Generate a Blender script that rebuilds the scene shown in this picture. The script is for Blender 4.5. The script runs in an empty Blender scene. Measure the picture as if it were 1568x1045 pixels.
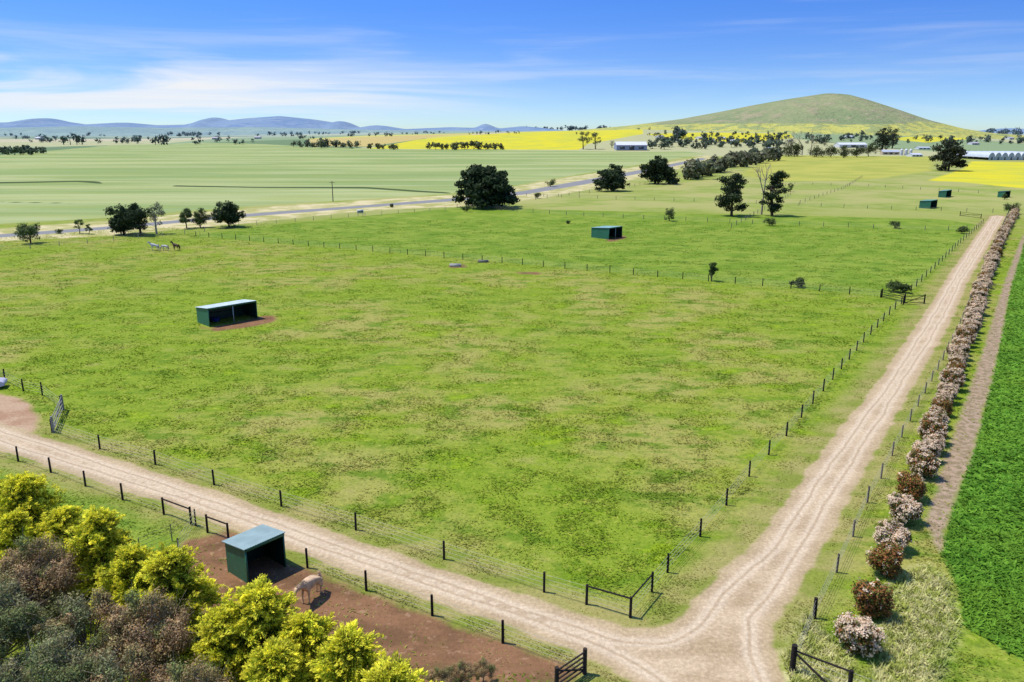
import bpy, math, numpy as np
from mathutils import Vector
rng=np.random.default_rng(7)
CAMH=28.0; F=1219.6; PITCH=math.atan(322.5/F)
cp,sp=math.cos(PITCH),math.sin(PITCH)
scene=bpy.context.scene
K=0.78
def lin(r,g,b,k=K):
    def f(c):
        c/=255.0
        return (c/12.92 if c<=0.04045 else ((c+0.055)/1.055)**2.4)*k
    return (f(r),f(g),f(b),1.0)
def sm(a,b,x):
    t=np.clip((x-a)/(b-a),0,1); return t*t*(3-2*t)
def terr(x,y):
    y=np.asarray(y,dtype=float); x=np.asarray(x,dtype=float)
    az=x/np.maximum(y,1.0)
    crest=np.interp(az,[-.42,-.25,0,.15,.5,.7],[0,9,23,30,15,0])
    return np.where(y>0,crest*sm(1050,1650,y),0.0)
# surveying helper: direction of a sight line -> point on the terrain
def ray(px,py):
    dx=(px-784)/F; dy=-(py-522.5)/F
    return np.array([dx,dy*sp+cp,dy*cp-sp])
def G(px,py):
    d=ray(px,py)
    if d[2]<-1e-4:
        t=-CAMH/d[2]
        if t*d[1]<1000: return (d[0]*t,d[1]*t)
    t=1000.0
    while t<9000:
        if CAMH+d[2]*t<=float(terr(d[0]*t,d[1]*t)): break
        t+=5
    return (d[0]*t,d[1]*t)
def top(px,py,h):
    d=ray(px,py); t=(h-CAMH)/d[2]; return (d[0]*t,d[1]*t)
def GG(l): return [G(*p) for p in l]
def pxm(x,y): # picture units per metre at a place
    return F/(y*cp+CAMH*sp)

# ---------------------------------------------------------------- mesh buffer
class Buf:
    def __init__(s): s.V=[];s.C=[];s.F=[];s.M=[];s.n=0
    def add(s,v,f,c,m=0):
        v=np.asarray(v,dtype=np.float32).reshape(-1,3); f=np.asarray(f,dtype=np.int64)
        c=np.asarray(c,dtype=np.float32)
        if c.ndim==1: c=np.tile(c[:3],(len(v),1))
        s.V.append(v); s.C.append(c[:,:3]); s.F.append(f+s.n); s.M.append(np.full(len(f),m,dtype=np.int32)); s.n+=len(v)
    def mesh(s,name,mats,smooth=False):
        V=np.concatenate(s.V);C=np.concatenate(s.C);me=bpy.data.meshes.new(name)
        me.vertices.add(len(V)); me.vertices.foreach_set('co',V.ravel())
        L=np.concatenate([f.ravel() for f in s.F]).astype(np.int32)
        cnt=np.concatenate([np.full(len(f),f.shape[1]) for f in s.F])
        st=np.concatenate([[0],np.cumsum(cnt)[:-1]]).astype(np.int32)
        me.loops.add(len(L)); me.loops.foreach_set('vertex_index',L)
        me.polygons.add(len(cnt)); me.polygons.foreach_set('loop_start',st)
        me.polygons.foreach_set('material_index',np.concatenate(s.M))
        me.update(calc_edges=True)
        a=me.attributes.new('Col','FLOAT_COLOR','POINT')
        a.data.foreach_set('color',np.concatenate([C,np.ones((len(C),1),np.float32)],1).ravel().astype(np.float32))
        for m in mats: me.materials.append(m)
        if smooth: me.polygons.foreach_set('use_smooth',np.ones(len(cnt),bool))
        return me
    def obj(s,name,mats,loc=(0,0,0),smooth=False,parent=None):
        o=bpy.data.objects.new(name,s.mesh(name,mats,smooth)); scene.collection.objects.link(o); o.location=loc
        if parent: o.parent=parent
        return o
def empty(name,loc=(0,0,0),rot=0):
    o=bpy.data.objects.new(name,None); scene.collection.objects.link(o); o.location=loc; o.rotation_euler=(0,0,rot); o.empty_display_size=.2; return o
def box(b,c,sz,col,m=0,ang=0.0):
    x,y,z=[s/2 for s in sz]
    v=np.array([[i*x,j*y,k*z] for i in(-1,1) for j in(-1,1) for k in(-1,1)])
    ca,sa=math.cos(ang),math.sin(ang)
    v=np.stack([v[:,0]*ca-v[:,1]*sa,v[:,0]*sa+v[:,1]*ca,v[:,2]],1)+np.array(c)
    b.add(v,[[0,1,3,2],[4,6,7,5],[0,4,5,1],[2,3,7,6],[0,2,6,4],[1,5,7,3]],col,m)
def tube(b,p0,p1,r0,r1,col,m=0,n=6,cap=True):
    p0=np.array(p0,float);p1=np.array(p1,float);d=p1-p0;L=np.linalg.norm(d)
    if L<1e-6:return
    d/=L;a=np.cross(d,[0,0,1] if abs(d[2])<.9 else [1,0,0]);a/=np.linalg.norm(a);c=np.cross(d,a)
    t=np.arange(n)*2*math.pi/n
    ring=np.outer(np.cos(t),a)+np.outer(np.sin(t),c)
    v=np.concatenate([p0+ring*r0,p1+ring*r1])
    f=[[i,(i+1)%n,n+(i+1)%n,n+i] for i in range(n)]
    b.add(v,f,col,m)
    if cap:
        b.add(p1+ring*r1,[list(range(n))],col,m)
def leaves(b,c,s,col,elong=None,m=0,up=0.0,asp=0.55,nb=None):
    n=len(c)
    nn=rng.normal(size=(n,3)); nn[:,2]+=up
    if nb is not None: nn=nn*.75+nb*1.3
    if elong is None:
        a=np.cross(nn,rng.normal(size=(n,3)))
    else: a=elong+rng.normal(size=(n,3))*.35
    a/=np.linalg.norm(a,axis=1)[:,None]+1e-9
    q=np.cross(nn,a); q/=np.linalg.norm(q,axis=1)[:,None]+1e-9
    s=np.asarray(s).reshape(-1,1)*np.ones((n,1))
    v=np.stack([c-a*s,c+q*s*asp,c+a*s,c-q*s*asp],1).reshape(-1,3)
    f=np.arange(4*n).reshape(-1,4)
    b.add(v,f,np.repeat(col,4,axis=0),m)

# ---------------------------------------------------------------- node helpers
def newmat(name):
    m=bpy.data.materials.new(name); m.use_nodes=True; nt=m.node_tree; nt.nodes.clear()
    out=nt.nodes.new('ShaderNodeOutputMaterial'); return m,nt,out
def nd(nt,t,**kw):
    n=nt.nodes.new(t)
    for k,v in kw.items(): setattr(n,k,v)
    return n
def sock(nt,inp,v):
    if isinstance(v,bpy.types.NodeSocket): nt.links.new(v,inp)
    else: inp.default_value=v
def mix(nt,f,a,b,mode='MIX'):
    n=nd(nt,'ShaderNodeMix',data_type='RGBA',blend_type=mode)
    sock(nt,n.inputs[0],f);sock(nt,n.inputs[6],a);sock(nt,n.inputs[7],b); return n.outputs[2]
def math_(nt,op,a,b=0.0,c=None):
    n=nd(nt,'ShaderNodeMath',operation=op); sock(nt,n.inputs[0],a); sock(nt,n.inputs[1],b)
    if c is not None: sock(nt,n.inputs[2],c)
    return n.outputs[0]
def mr(nt,v,a,b,c=0.0,d=1.0):
    n=nd(nt,'ShaderNodeMapRange',interpolation_type='SMOOTHSTEP'); sock(nt,n.inputs[0],v)
    n.inputs[1].default_value=a;n.inputs[2].default_value=b;n.inputs[3].default_value=c;n.inputs[4].default_value=d
    return n.outputs[0]
def noise(nt,vec,sc,det=3,rough=.5,stretch=None):
    if stretch:
        mp=nd(nt,'ShaderNodeMapping'); nt.links.new(vec,mp.inputs[0]); mp.inputs['Scale'].default_value=stretch
        mp.inputs['Rotation'].default_value=(0,0,0.3); vec=mp.outputs[0]
    n=nd(nt,'ShaderNodeTexNoise'); nt.links.new(vec,n.inputs['Vector'])
    n.inputs['Scale'].default_value=sc;n.inputs['Detail'].default_value=det;n.inputs['Roughness'].default_value=rough
    return n.outputs[0]
def diffuse(nt,out,col,rough=.9,bump=None,spec=.2,metal=0,transl=0):
    p=nd(nt,'ShaderNodeBsdfPrincipled'); sock(nt,p.inputs['Base Color'],col); sock(nt,p.inputs['Roughness'],rough)
    p.inputs['Specular IOR Level'].default_value=spec; p.inputs['Metallic'].default_value=metal
    if bump is not None: nt.links.new(bump,p.inputs['Normal'])
    if transl:
        t=nd(nt,'ShaderNodeBsdfTranslucent'); sock(nt,t.inputs[0],col); ms=nd(nt,'ShaderNodeMixShader'); ms.inputs[0].default_value=transl
        nt.links.new(p.outputs[0],ms.inputs[1]);nt.links.new(t.outputs[0],ms.inputs[2]);nt.links.new(ms.outputs[0],out.inputs[0])
    else: nt.links.new(p.outputs[0],out.inputs[0])
    return p
def bumpn(nt,h,strength,dist):
    b=nd(nt,'ShaderNodeBump'); sock(nt,b.inputs['Height'],h); b.inputs['Strength'].default_value=strength; b.inputs['Distance'].default_value=dist
    return b.outputs[0]
def colmat(name,rough=.85,spec=.2,transl=0,nscale=2.0,namp=.35,bump=0,metal=0):
    m,nt,out=newmat(name); at=nd(nt,'ShaderNodeAttribute',attribute_name='Col')
    g=nd(nt,'ShaderNodeNewGeometry'); n=noise(nt,g.outputs['Position'],nscale,2,.6)
    f=mr(nt,n,.25,.75,1-namp,1+namp)
    c=nd(nt,'ShaderNodeVectorMath',operation='SCALE'); nt.links.new(at.outputs['Color'],c.inputs[0]); nt.links.new(f,c.inputs['Scale'])
    diffuse(nt,out,c.outputs[0],rough,bumpn(nt,n,bump,.03) if bump else None,spec,metal,transl)
    return m
M_leaf=colmat('leaf_foliage',.8,.15,.3,1.2,.2)
M_bark=colmat('bark',.95,.1,0,6,.4,.6)
M_wood=colmat('fence_timber',.9,.15,0,8,.35,.4)
M_wire=colmat('fence_wire',.5,.4,0,3,.15)
M_paint=colmat('painted_steel',.45,.4,0,1.5,.12,0)
M_roof=colmat('corrugated_roof',.5,.4,0,.8,.15,0,.1)
M_wall=colmat('rendered_wall',.8,.3,0,.6,.12)

# ---------------------------------------------------------------- zones
drive=GG([(-140,600),(0,648),(80,672),(160,698),(330,752),(545,826),(700,878),(850,928),(955,962),(1008,963),(1040,946),(1075,903),(1160,828),(1225,735),(1285,658),(1335,598),(1395,510),(1424,468),(1455,418),(1490,368),(1517,330),
 (1541,330),(1508,388),(1483,430),(1464,475),(1442,520),(1408,575),(1387,612),(1343,690),(1302,760),(1256,850),(1212,920),(1183,958),(1188,1008),(1212,1060),(1260,1160),(1090,1160),(980,1052),(935,1024),(880,999),(800,968),(700,934),(560,885),(450,845),(300,789),(200,755),(100,722),(0,690),(-140,640)])
dirt=[GG([(268,858),(282,832),(350,812),(440,857),(560,908),(700,958),(800,993),(885,1028),(870,1075),(600,1100),(420,1040),(290,930)]),
 GG([(296,500),(322,503),(395,486),(418,482),(424,491),(390,500),(330,508)]),
 GG([(924,367),(955,360),(960,365),(935,371)]),
 GG([(684,405),(712,404),(714,410),(690,412)]),GG([(790,416),(830,417),(828,421),(795,420)])]
pad=[GG([(-160,560),(0,604),(42,614),(60,640),(48,664),(0,655),(-160,620)])]
crop=[GG([(1575,345),(1548,440),(1524,560),(1494,680),(1458,780),(1442,850),(1468,905),(1476,960),(1568,1012),(1700,1080),(2200,1100),(2300,600),(1900,400),(1700,345)])]
soil=[GG([(1566,360),(1535,440),(1508,530),(1470,640),(1436,740),(1416,800),(1440,850),(1458,780),(1494,680),(1524,560),(1548,440),(1572,360)])]
tall=[GG([(1372,890),(1420,866),(1455,896),(1470,955),(1440,1040),(1400,1100),(1320,1100),(1345,975)]),GG([(1185,1030),(1235,940),(1250,960),(1300,1000),(1330,1100),(1230,1100)])]
mid=[GG([(290,362),(700,395),(1350,455),(1400,440),(1505,345),(1440,336),(1200,330),(700,318),(380,348)]),
 GG([(-150,660),(0,706),(130,750),(240,790),(290,815),(270,860),(100,880),(-150,900)])]
farf=[GG([(-400,372),(0,343),(160,334),(380,316),(560,305),(690,297),(790,284),(900,265),(1085,236),(1050,232),(980,233),(870,231),(640,229),(480,226),(300,219),(180,222),(0,238),(-400,250)])]
hver=[GG([(-400,382),(0,350),(160,339),(380,319),(560,307),(690,299),(800,284),(900,267),(1060,243),(1085,238),(1095,245),(1000,268),(915,288),(830,304),(700,317),(560,323),(380,342),(160,362),(0,370),(-400,408)])]
hwy=[GG([(-400,393),(0,359),(160,347.5),(380,327.5),(560,314.5),(700,303.5),(800,293),(900,275),(1000,257),(1075,242),(1082,244),(1004,261),(905,281),(805,298),(700,308),(560,318),(380,332),(160,352),(0,364),(-400,400)])]
canola=[GG([(560,228),(640,214),(760,205),(880,199),(975,198),(985,206),(900,221),(885,230),(700,229)]),
 GG([(1475,259),(1488,247),(1568,249),(1760,252),(1760,296),(1568,289),(1470,279),(1420,277)]),
 GG([(985,206),(1100,203),(1210,205),(1215,212),(1140,219),(1050,214)]),GG([(1365,214),(1420,209),(1500,207),(1480,214),(1420,219)])]
brown=[GG([(470,214),(560,210),(760,204),(640,214),(560,225),(480,224)])]
upper=[GG([(1190,238),(1430,240),(1425,262),(1330,276),(1190,278),(1130,268)])]
lines=[GG([(-200,277),(0,279),(120,277),(152,278),(158,282),(120,279),(0,281.3),(-200,280)]),
 GG([(265,284),(400,286.5),(560,286.5),(640,292),(690,295),(690,297),(640,294.5),(560,289),(400,288.2),(265,286)]),
 GG([(0,309),(110,311),(110,312),(0,310.2)])]
ZON=dict(z_drive=[drive],z_dirt=dirt,z_pad=pad,z_crop=crop,z_soil=soil,z_tall=tall,z_mid=mid,z_far=farf,z_hver=hver,z_hwy=hwy,z_canola=canola,z_brown=brown,z_upper=upper,z_line=lines)
def sdf(poly,X,Y):
    best=np.full(X.shape,1e12,np.float32); ins=np.zeros(X.shape,bool); n=len(poly)
    for i in range(n):
        ax,ay=poly[i];bx,by=poly[(i+1)%n];ex,ey=bx-ax,by-ay
        wx=X-ax;wy=Y-ay; t=np.clip((wx*ex+wy*ey)/(ex*ex+ey*ey+1e-9),0,1)
        best=np.minimum(best,(wx-ex*t)**2+(wy-ey*t)**2)
        if ay!=by:
            c=((Y>=ay)!=(Y>=by))&(X<ax+(Y-ay)*ex/ey); ins^=c
    d=np.sqrt(best); return np.where(ins,-d,d)
def zones(X,Y):
    X=X.astype(np.float32);Y=Y.astype(np.float32);r={}
    for k,ps in ZON.items():
        d=sdf(ps[0],X,Y)
        for p in ps[1:]: d=np.minimum(d,sdf(p,X,Y))
        r[k]=np.clip(d,-500,500).astype(np.float32)
    return r
def put(me,z,tint):
    for k,v in z.items():
        a=me.attributes.new(k,'FLOAT','POINT'); a.data.foreach_set('value',v)
    a=me.attributes.new('tint','FLOAT','POINT'); a.data.foreach_set('value',tint.astype(np.float32))

# ground material ---------------------------------------------------
def ground_mat(name,isgrass):
    mg,nt,out=newmat(name)
    pos=nd(nt,'ShaderNodeNewGeometry').outputs['Position']
    A=lambda k: nd(nt,'ShaderNodeAttribute',attribute_name=k).outputs['Fac']
    n30=noise(nt,pos,.028,3,.5); n8=noise(nt,pos,.11,4,.62); n2=noise(nt,pos,.36,4,.60,(.6,1.1,1)); nf=noise(nt,pos,4.0,3,.7); nx=noise(nt,pos,1.5,3,.6)
    g=mix(nt,mr(nt,n8,.40,.60),lin(168,164,84),lin(150,162,56))
    g=mix(nt,mr(nt,n30,.42,.60),g,lin(140,160,48))
    g=mix(nt,math_(nt,'MULTIPLY',mr(nt,n2,.47,.62),.85),g,lin(108,138,36))
    g=mix(nt,math_(nt,'MULTIPLY',math_(nt,'MULTIPLY',mr(nt,n2,.53,.66),mr(nt,n8,.44,.60)),.75),g,lin(158,180,40))
    g=mix(nt,math_(nt,'MULTIPLY',mr(nt,n2,.42,.30),.4),g,lin(176,166,98))
    g=mix(nt,math_(nt,'MULTIPLY',mr(nt,nx,.54,.70),.55),g,lin(184,184,80))
    g=mix(nt,math_(nt,'MULTIPLY',mr(nt,nx,.46,.32),.5),g,lin(92,120,36))
    def zone(base,attr,col,w,amp,ns=None,k=1.0):
        d=A(attr)
        if ns is not None: d=math_(nt,'ADD',d,math_(nt,'MULTIPLY',math_(nt,'SUBTRACT',ns,.5),amp))
        f=mr(nt,d,w,-w)
        if k!=1.0: f=math_(nt,'MULTIPLY',f,k)
        return mix(nt,f,base,col)
    gm=mix(nt,mr(nt,n8,.38,.62),lin(146,164,62),lin(122,150,46)); gm=mix(nt,math_(nt,'MULTIPLY',mr(nt,n2,.5,.66),.75),gm,lin(92,126,38)); gm=mix(nt,math_(nt,'MULTIPLY',mr(nt,nx,.56,.72),.5),gm,lin(162,176,72))
    g=zone(g,'z_mid',gm,2.0,4,n8)
    sx=nd(nt,'ShaderNodeSeparateXYZ'); nt.links.new(pos,sx.inputs[0]); Yw=sx.outputs[1]
    dv=A('z_drive')
    if not isgrass:
        mpv=nd(nt,'ShaderNodeMapping'); nt.links.new(pos,mpv.inputs[0]); mpv.inputs['Scale'].default_value=(.0022,.0011,0); mpv.inputs['Rotation'].default_value=(0,0,.2)
        vo=nd(nt,'ShaderNodeTexVoronoi'); nt.links.new(mpv.outputs[0],vo.inputs['Vector']); vo.inputs['Scale'].default_value=1.0
        sc=nd(nt,'ShaderNodeSeparateColor'); nt.links.new(vo.outputs['Color'],sc.inputs[0])
        cr=nd(nt,'ShaderNodeValToRGB'); nt.links.new(sc.outputs[0],cr.inputs[0]); cr.color_ramp.interpolation='CONSTANT'
        els=cr.color_ramp.elements; els[0].position=0; els[0].color=lin(148,166,118); els[1].position=.25; els[1].color=lin(190,188,136)
        for p_,c_ in ((.42,(120,142,98)),(.6,(170,178,136)),(.78,(206,192,150)),(.9,(208,200,98))):
            e=els.new(p_); e.color=lin(*c_)
        gu=mix(nt,mr(nt,n8,.35,.65),lin(166,174,90),lin(148,162,74))
        gu=mix(nt,math_(nt,'MULTIPLY',mr(nt,n2,.5,.7),.5),gu,lin(124,144,62))
        gu=mix(nt,mr(nt,n30,.42,.58),gu,lin(178,176,104))
        far1=mr(nt,Yw,190,330); g=mix(nt,math_(nt,'MULTIPLY',far1,mr(nt,A('z_mid'),-1,1)),g,gu)
        g=mix(nt,mr(nt,Yw,900,930),g,cr.outputs[0])
        g=zone(g,'z_upper',mix(nt,mr(nt,n30,.4,.6),lin(190,186,88),lin(172,176,80)),4,6,n8)
        mb=noise(nt,pos,.012,3,.5,(.35,1.6,1)); mb2=noise(nt,pos,.06,3,.6,(.25,1.5,1))
        ff=mix(nt,mr(nt,mb,.42,.58),lin(152,170,104),lin(184,190,128)); ff=mix(nt,math_(nt,'MULTIPLY',mr(nt,mb2,.45,.65),.5),ff,lin(164,174,88))
        rowp=nd(nt,'ShaderNodeMapping'); nt.links.new(pos,rowp.inputs[0]); rowp.inputs['Rotation'].default_value=(0,0,-.35); rowp.inputs['Scale'].default_value=(.004,.07,1)
        rw=noise(nt,rowp.outputs[0],1.0,2,.5); ff=mix(nt,math_(nt,'MULTIPLY',mr(nt,rw,.5,.6),.35),ff,lin(138,156,88))
        g=zone(g,'z_far',ff,1.5,3,n8)
        g=zone(g,'z_line',lin(84,100,56),.8,.6,n8)
        g=zone(g,'z_canola',mix(nt,mr(nt,n30,.35,.65),lin(226,212,50),lin(206,202,68)),2,4,n8)
        g=zone(g,'z_brown',lin(206,184,112),3,6,n8)
        g=zone(g,'z_hver',mix(nt,mr(nt,n8,.4,.6),lin(224,208,156),lin(180,176,104)),1.2,3,n2)
        g=zone(g,'z_hwy',mix(nt,nf,lin(138,137,134),lin(158,156,152)),.3,.4,n2)
    vg=mix(nt,mr(nt,n2,.4,.65),lin(172,160,98),lin(142,148,66))
    g=mix(nt,math_(nt,'MULTIPLY',mr(nt,math_(nt,'ADD',dv,math_(nt,'MULTIPLY',n2,1.2)),4.0,1.4),.8),g,vg)
    g=zone(g,'z_tall',mix(nt,mr(nt,nx,.4,.6),lin(164,170,84),lin(208,202,142)),.8,2,n2)
    cg=mix(nt,mr(nt,nx,.4,.62),lin(82,128,38),lin(120,164,56)); cg=mix(nt,mr(nt,n8,.4,.7),cg,lin(112,150,48)); cg=mix(nt,math_(nt,'MULTIPLY',mr(nt,n2,.5,.62),.45),cg,lin(78,116,36))
    g=zone(g,'z_crop',cg,.15,.5,n2)
    if not isgrass:
        g=zone(g,'z_soil',mix(nt,mr(nt,nx,.4,.6),lin(186,160,132),lin(152,134,100)),.35,1.2,n2)
        db=mix(nt,mr(nt,n2,.4,.62),lin(152,112,80),lin(126,94,66)); db=mix(nt,math_(nt,'MULTIPLY',mr(nt,n8,.50,.64),.7),db,lin(122,122,62)); db=mix(nt,math_(nt,'MULTIPLY',mr(nt,nx,.56,.70),.7),db,lin(182,146,112))
        db=mix(nt,math_(nt,'MULTIPLY',mr(nt,nf,.56,.7),.5),db,lin(96,70,48))
        g=zone(g,'z_dirt',db,.5,1.8,n2)
        dr=mix(nt,mr(nt,n2,.35,.65),lin(214,188,150),lin(194,168,132)); dr=mix(nt,math_(nt,'MULTIPLY',mr(nt,nf,.5,.75),.4),dr,lin(226,206,174))
        g=zone(g,'z_pad',mix(nt,mr(nt,n2,.4,.6),lin(198,166,132),lin(180,142,110)),.5,1.8,n2)
        wig=math_(nt,'ADD',dv,math_(nt,'MULTIPLY',math_(nt,'SUBTRACT',n8,.5),.9))
        tr=math_(nt,'MULTIPLY',mr(nt,wig,-.6,-1.1),mr(nt,wig,-1.95,-1.5)); dr=mix(nt,math_(nt,'MULTIPLY',tr,.65),dr,lin(230,208,174))
        rut=math_(nt,'MULTIPLY',mr(nt,wig,-1.15,-1.3),mr(nt,wig,-1.5,-1.35)); dr=mix(nt,math_(nt,'MULTIPLY',rut,.55),dr,lin(178,150,114))
        cen=math_(nt,'MULTIPLY',mr(nt,wig,-1.9,-2.3),mr(nt,n2,.38,.6)); dr=mix(nt,math_(nt,'MULTIPLY',cen,.55),dr,lin(184,158,118))
        edge=mr(nt,wig,-.9,-.1); dr=mix(nt,math_(nt,'MULTIPLY',edge,.5),dr,lin(182,160,112))
        g=zone(g,'z_drive',dr,.2,1.3,n2)
    ft=mr(nt,nf,.25,.75,.82,1.18); ti=A('tint')
    vm=nd(nt,'ShaderNodeVectorMath',operation='SCALE'); nt.links.new(g,vm.inputs[0]); nt.links.new(math_(nt,'MULTIPLY',ft,ti),vm.inputs['Scale'])
    g2=vm.outputs[0]
    if isgrass:
        diffuse(nt,out,g2,.95,None,.05,0,.4)
    else:
        g2=mix(nt,mr(nt,Yw,900,7000,0,.62),g2,lin(170,190,204))  # painted aerial haze: ground colour blends to pale blue with distance
        hb=math_(nt,'ADD',math_(nt,'MULTIPLY',nf,.25),nx)
        diffuse(nt,out,g2,.95,bumpn(nt,hb,.4,.22),.05)
    return mg
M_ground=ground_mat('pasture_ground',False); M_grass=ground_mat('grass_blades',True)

# ground sheet --------------------------------------------------------
az=np.concatenate([np.linspace(-180,-44,45)[:-1],np.linspace(-44,44,620),np.linspace(44,180,45)[1:-1]])*math.pi/180
rr=np.concatenate([[0.5],np.geomspace(8,26000,520)])
AZ,RR=np.meshgrid(az,rr); X=(np.sin(AZ)*RR).ravel(); Y=(np.cos(AZ)*RR).ravel()
Z=terr(X,Y)
na=len(az); nr=len(rr)
i=np.arange(nr-1)[:,None]*na; j=np.arange(na)[None,:]; j2=(j+1)%na
Fc=np.stack([i+j,i+j2,i+na+j2,i+na+j],-1).reshape(-1,4)[:,::-1]
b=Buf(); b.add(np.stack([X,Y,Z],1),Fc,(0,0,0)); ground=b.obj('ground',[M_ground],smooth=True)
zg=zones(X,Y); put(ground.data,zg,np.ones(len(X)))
if ground.data.polygons[5000].normal.z<0: ground.data.flip_normals()

# value noise for clumping
lat=rng.random((256,256))
def vn(x,y,s):
    x=x/s;y=y/s;ix=np.floor(x).astype(int);iy=np.floor(y).astype(int);fx=x-ix;fy=y-iy
    fx=fx*fx*(3-2*fx);fy=fy*fy*(3-2*fy);a=lambda i,j:lat[i%256,j%256]
    return (a(ix,iy)*(1-fx)+a(ix+1,iy)*fx)*(1-fy)+(a(ix,iy+1)*(1-fx)+a(ix+1,iy+1)*fx)*fy
# grass blades --------------------------------------------------------
N=420000
a_=rng.uniform(-37,37,N)*math.pi/180; r_=np.exp(rng.uniform(math.log(31),math.log(260),N))
gx=np.sin(a_)*r_; gy=np.cos(a_)*r_; zz=zones(gx,gy)
cl=vn(gx,gy,1.3)*.5+vn(gx+50,gy*1.3,3.1)*.5
keep=(zz['z_drive']>.25)&(zz['z_dirt']>.2-(rng.random(N)<.10)*9)&(zz['z_pad']>.2)&(zz['z_soil']>.1-(rng.random(N)<.12)*2)&(zz['z_hwy']>1)&(rng.random(N)<np.where((zz['z_crop']<0)|(zz['z_tall']<0),1,np.clip((cl-.3)*3,0.12,1)))
gx,gy,cl,r_=gx[keep],gy[keep],cl[keep],r_[keep]; zz={k:v[keep] for k,v in zz.items()}; n=len(gx)
hh=rng.uniform(.03,.095,n)*(0.4+1.8*cl)*np.where(zz['z_drive']<3.0,.55,1)
hh=np.where(zz['z_tall']<0,rng.uniform(.2,.45,n),hh); hh=np.where(zz['z_crop']<0,rng.uniform(.1,.24,n),hh)
ww=rng.uniform(.03,.07,n)*(r_/45)**.8; ww=np.where(zz['z_crop']<0,ww*1.7,ww)
ph=rng.uniform(0,2*math.pi,n); ln=hh*rng.uniform(1.2,2.6,n)*np.where(zz['z_tall']<0,.45,1)
lx=np.cos(ph)*ln; ly=np.sin(ph)*ln
c=np.stack([gx,gy,np.zeros(n)],1)
# base edge at right angles to the lean so that each blade faces upwards
e=np.stack([-np.sin(ph)*ww,np.cos(ph)*ww,np.zeros(n)],1); tp=c+np.stack([lx,ly,hh],1)
v=np.stack([c+e,c-e,tp],1).reshape(-1,3)
b=Buf(); b.add(v,np.arange(3*n).reshape(-1,3),(0,0,0)); grass=b.obj('grass',[M_grass])
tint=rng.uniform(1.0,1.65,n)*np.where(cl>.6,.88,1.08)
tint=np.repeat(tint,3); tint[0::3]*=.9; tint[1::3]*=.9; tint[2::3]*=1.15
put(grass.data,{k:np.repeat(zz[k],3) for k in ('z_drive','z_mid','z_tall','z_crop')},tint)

# ---------------------------------------------------------------- hills
def hillmat(name,cols,haze,lowcol=None,lowz=None,scale=.004):
    m,nt,out=newmat(name); pos=nd(nt,'ShaderNodeNewGeometry').outputs['Position']
    a=noise(nt,pos,scale,5,.6); b2=noise(nt,pos,scale*6,5,.65); c3=noise(nt,pos,scale*25,3,.6)
    c=mix(nt,mr(nt,a,.42,.58),lin(*cols[0]),lin(*cols[1])); c=mix(nt,mr(nt,b2,.48,.64),c,lin(*cols[2])); c=mix(nt,math_(nt,'MULTIPLY',mr(nt,c3,.52,.66),.5),c,lin(*[v*.86 for v in cols[1]]))
    if lowcol:
        s=nd(nt,'ShaderNodeSeparateXYZ'); nt.links.new(pos,s.inputs[0])
        z=math_(nt,'ADD',s.outputs[2],math_(nt,'MULTIPLY',math_(nt,'SUBTRACT',a,.5),30))
        c=mix(nt,mr(nt,z,lowz+5,lowz),c,mix(nt,mr(nt,b2,.50,.54),lin(*lowcol),lin(164,170,88)))
    c=mix(nt,haze[0],c,lin(*haze[1]))  # distance haze painted into the hill's base colour
    diffuse(nt,out,c,.95,bumpn(nt,b2,.8,18),.05); return m
def ridge(name,prof,Yc,dep,mat,n=160,m=28,peaky=1.0,base=-6,rough=0,sf=5):
    pr=[]
    for px,py in prof:
        d=ray(px,py); t=Yc/d[1]; pr.append((d[0]*t,CAMH+d[2]*t))
    pr=np.array(pr); xs=np.linspace(pr[0,0],pr[-1,0],n); zs=np.interp(xs,pr[:,0],pr[:,1])
    ker=np.array([1,2,3,2,1])/9.; zs=np.convolve(np.pad(zs,2,mode='edge'),ker,'valid')
    us=np.linspace(-1,1,m); XX,UU=np.meshgrid(xs,us); ZZ=np.tile(zs,(m,1))
    prof2=np.cos(UU*math.pi/2)**(1.4*peaky)
    yy=Yc+UU*dep
    zz_=base+(ZZ-base)*prof2
    if rough: zz_+= (vn(XX+99999,yy,rough*sf)*.6+vn(XX+9999,yy+500,rough*sf*.4)*.4-.5)*rough*.5*prof2*(1-prof2)*4
    xx=XX*(yy/Yc)**.5
    v=np.stack([xx,yy,zz_],-1).reshape(-1,3); i=np.arange(m-1)[:,None]*n; j=np.arange(n-1)[None,:]
    f=np.stack([i+j,i+j+1,i+n+j+1,i+n+j],-1).reshape(-1,4)
    b=Buf(); b.add(v,f,(0,0,0)); return b.obj(name,[mat],smooth=True)
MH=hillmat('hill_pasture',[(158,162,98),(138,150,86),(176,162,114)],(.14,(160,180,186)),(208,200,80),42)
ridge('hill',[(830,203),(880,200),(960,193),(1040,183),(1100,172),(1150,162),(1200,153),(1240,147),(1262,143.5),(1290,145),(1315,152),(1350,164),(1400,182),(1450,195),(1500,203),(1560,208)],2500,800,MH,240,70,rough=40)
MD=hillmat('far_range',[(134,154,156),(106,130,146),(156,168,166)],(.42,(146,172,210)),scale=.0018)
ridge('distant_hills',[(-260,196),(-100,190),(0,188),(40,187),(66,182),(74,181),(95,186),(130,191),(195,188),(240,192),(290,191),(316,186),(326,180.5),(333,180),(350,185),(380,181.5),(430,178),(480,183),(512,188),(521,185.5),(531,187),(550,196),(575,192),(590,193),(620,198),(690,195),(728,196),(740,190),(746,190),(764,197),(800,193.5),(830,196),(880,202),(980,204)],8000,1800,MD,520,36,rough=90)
MD2=hillmat('near_range',[(160,178,134),(136,158,124),(116,138,114)],(.4,(158,184,206)),scale=.003)
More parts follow.
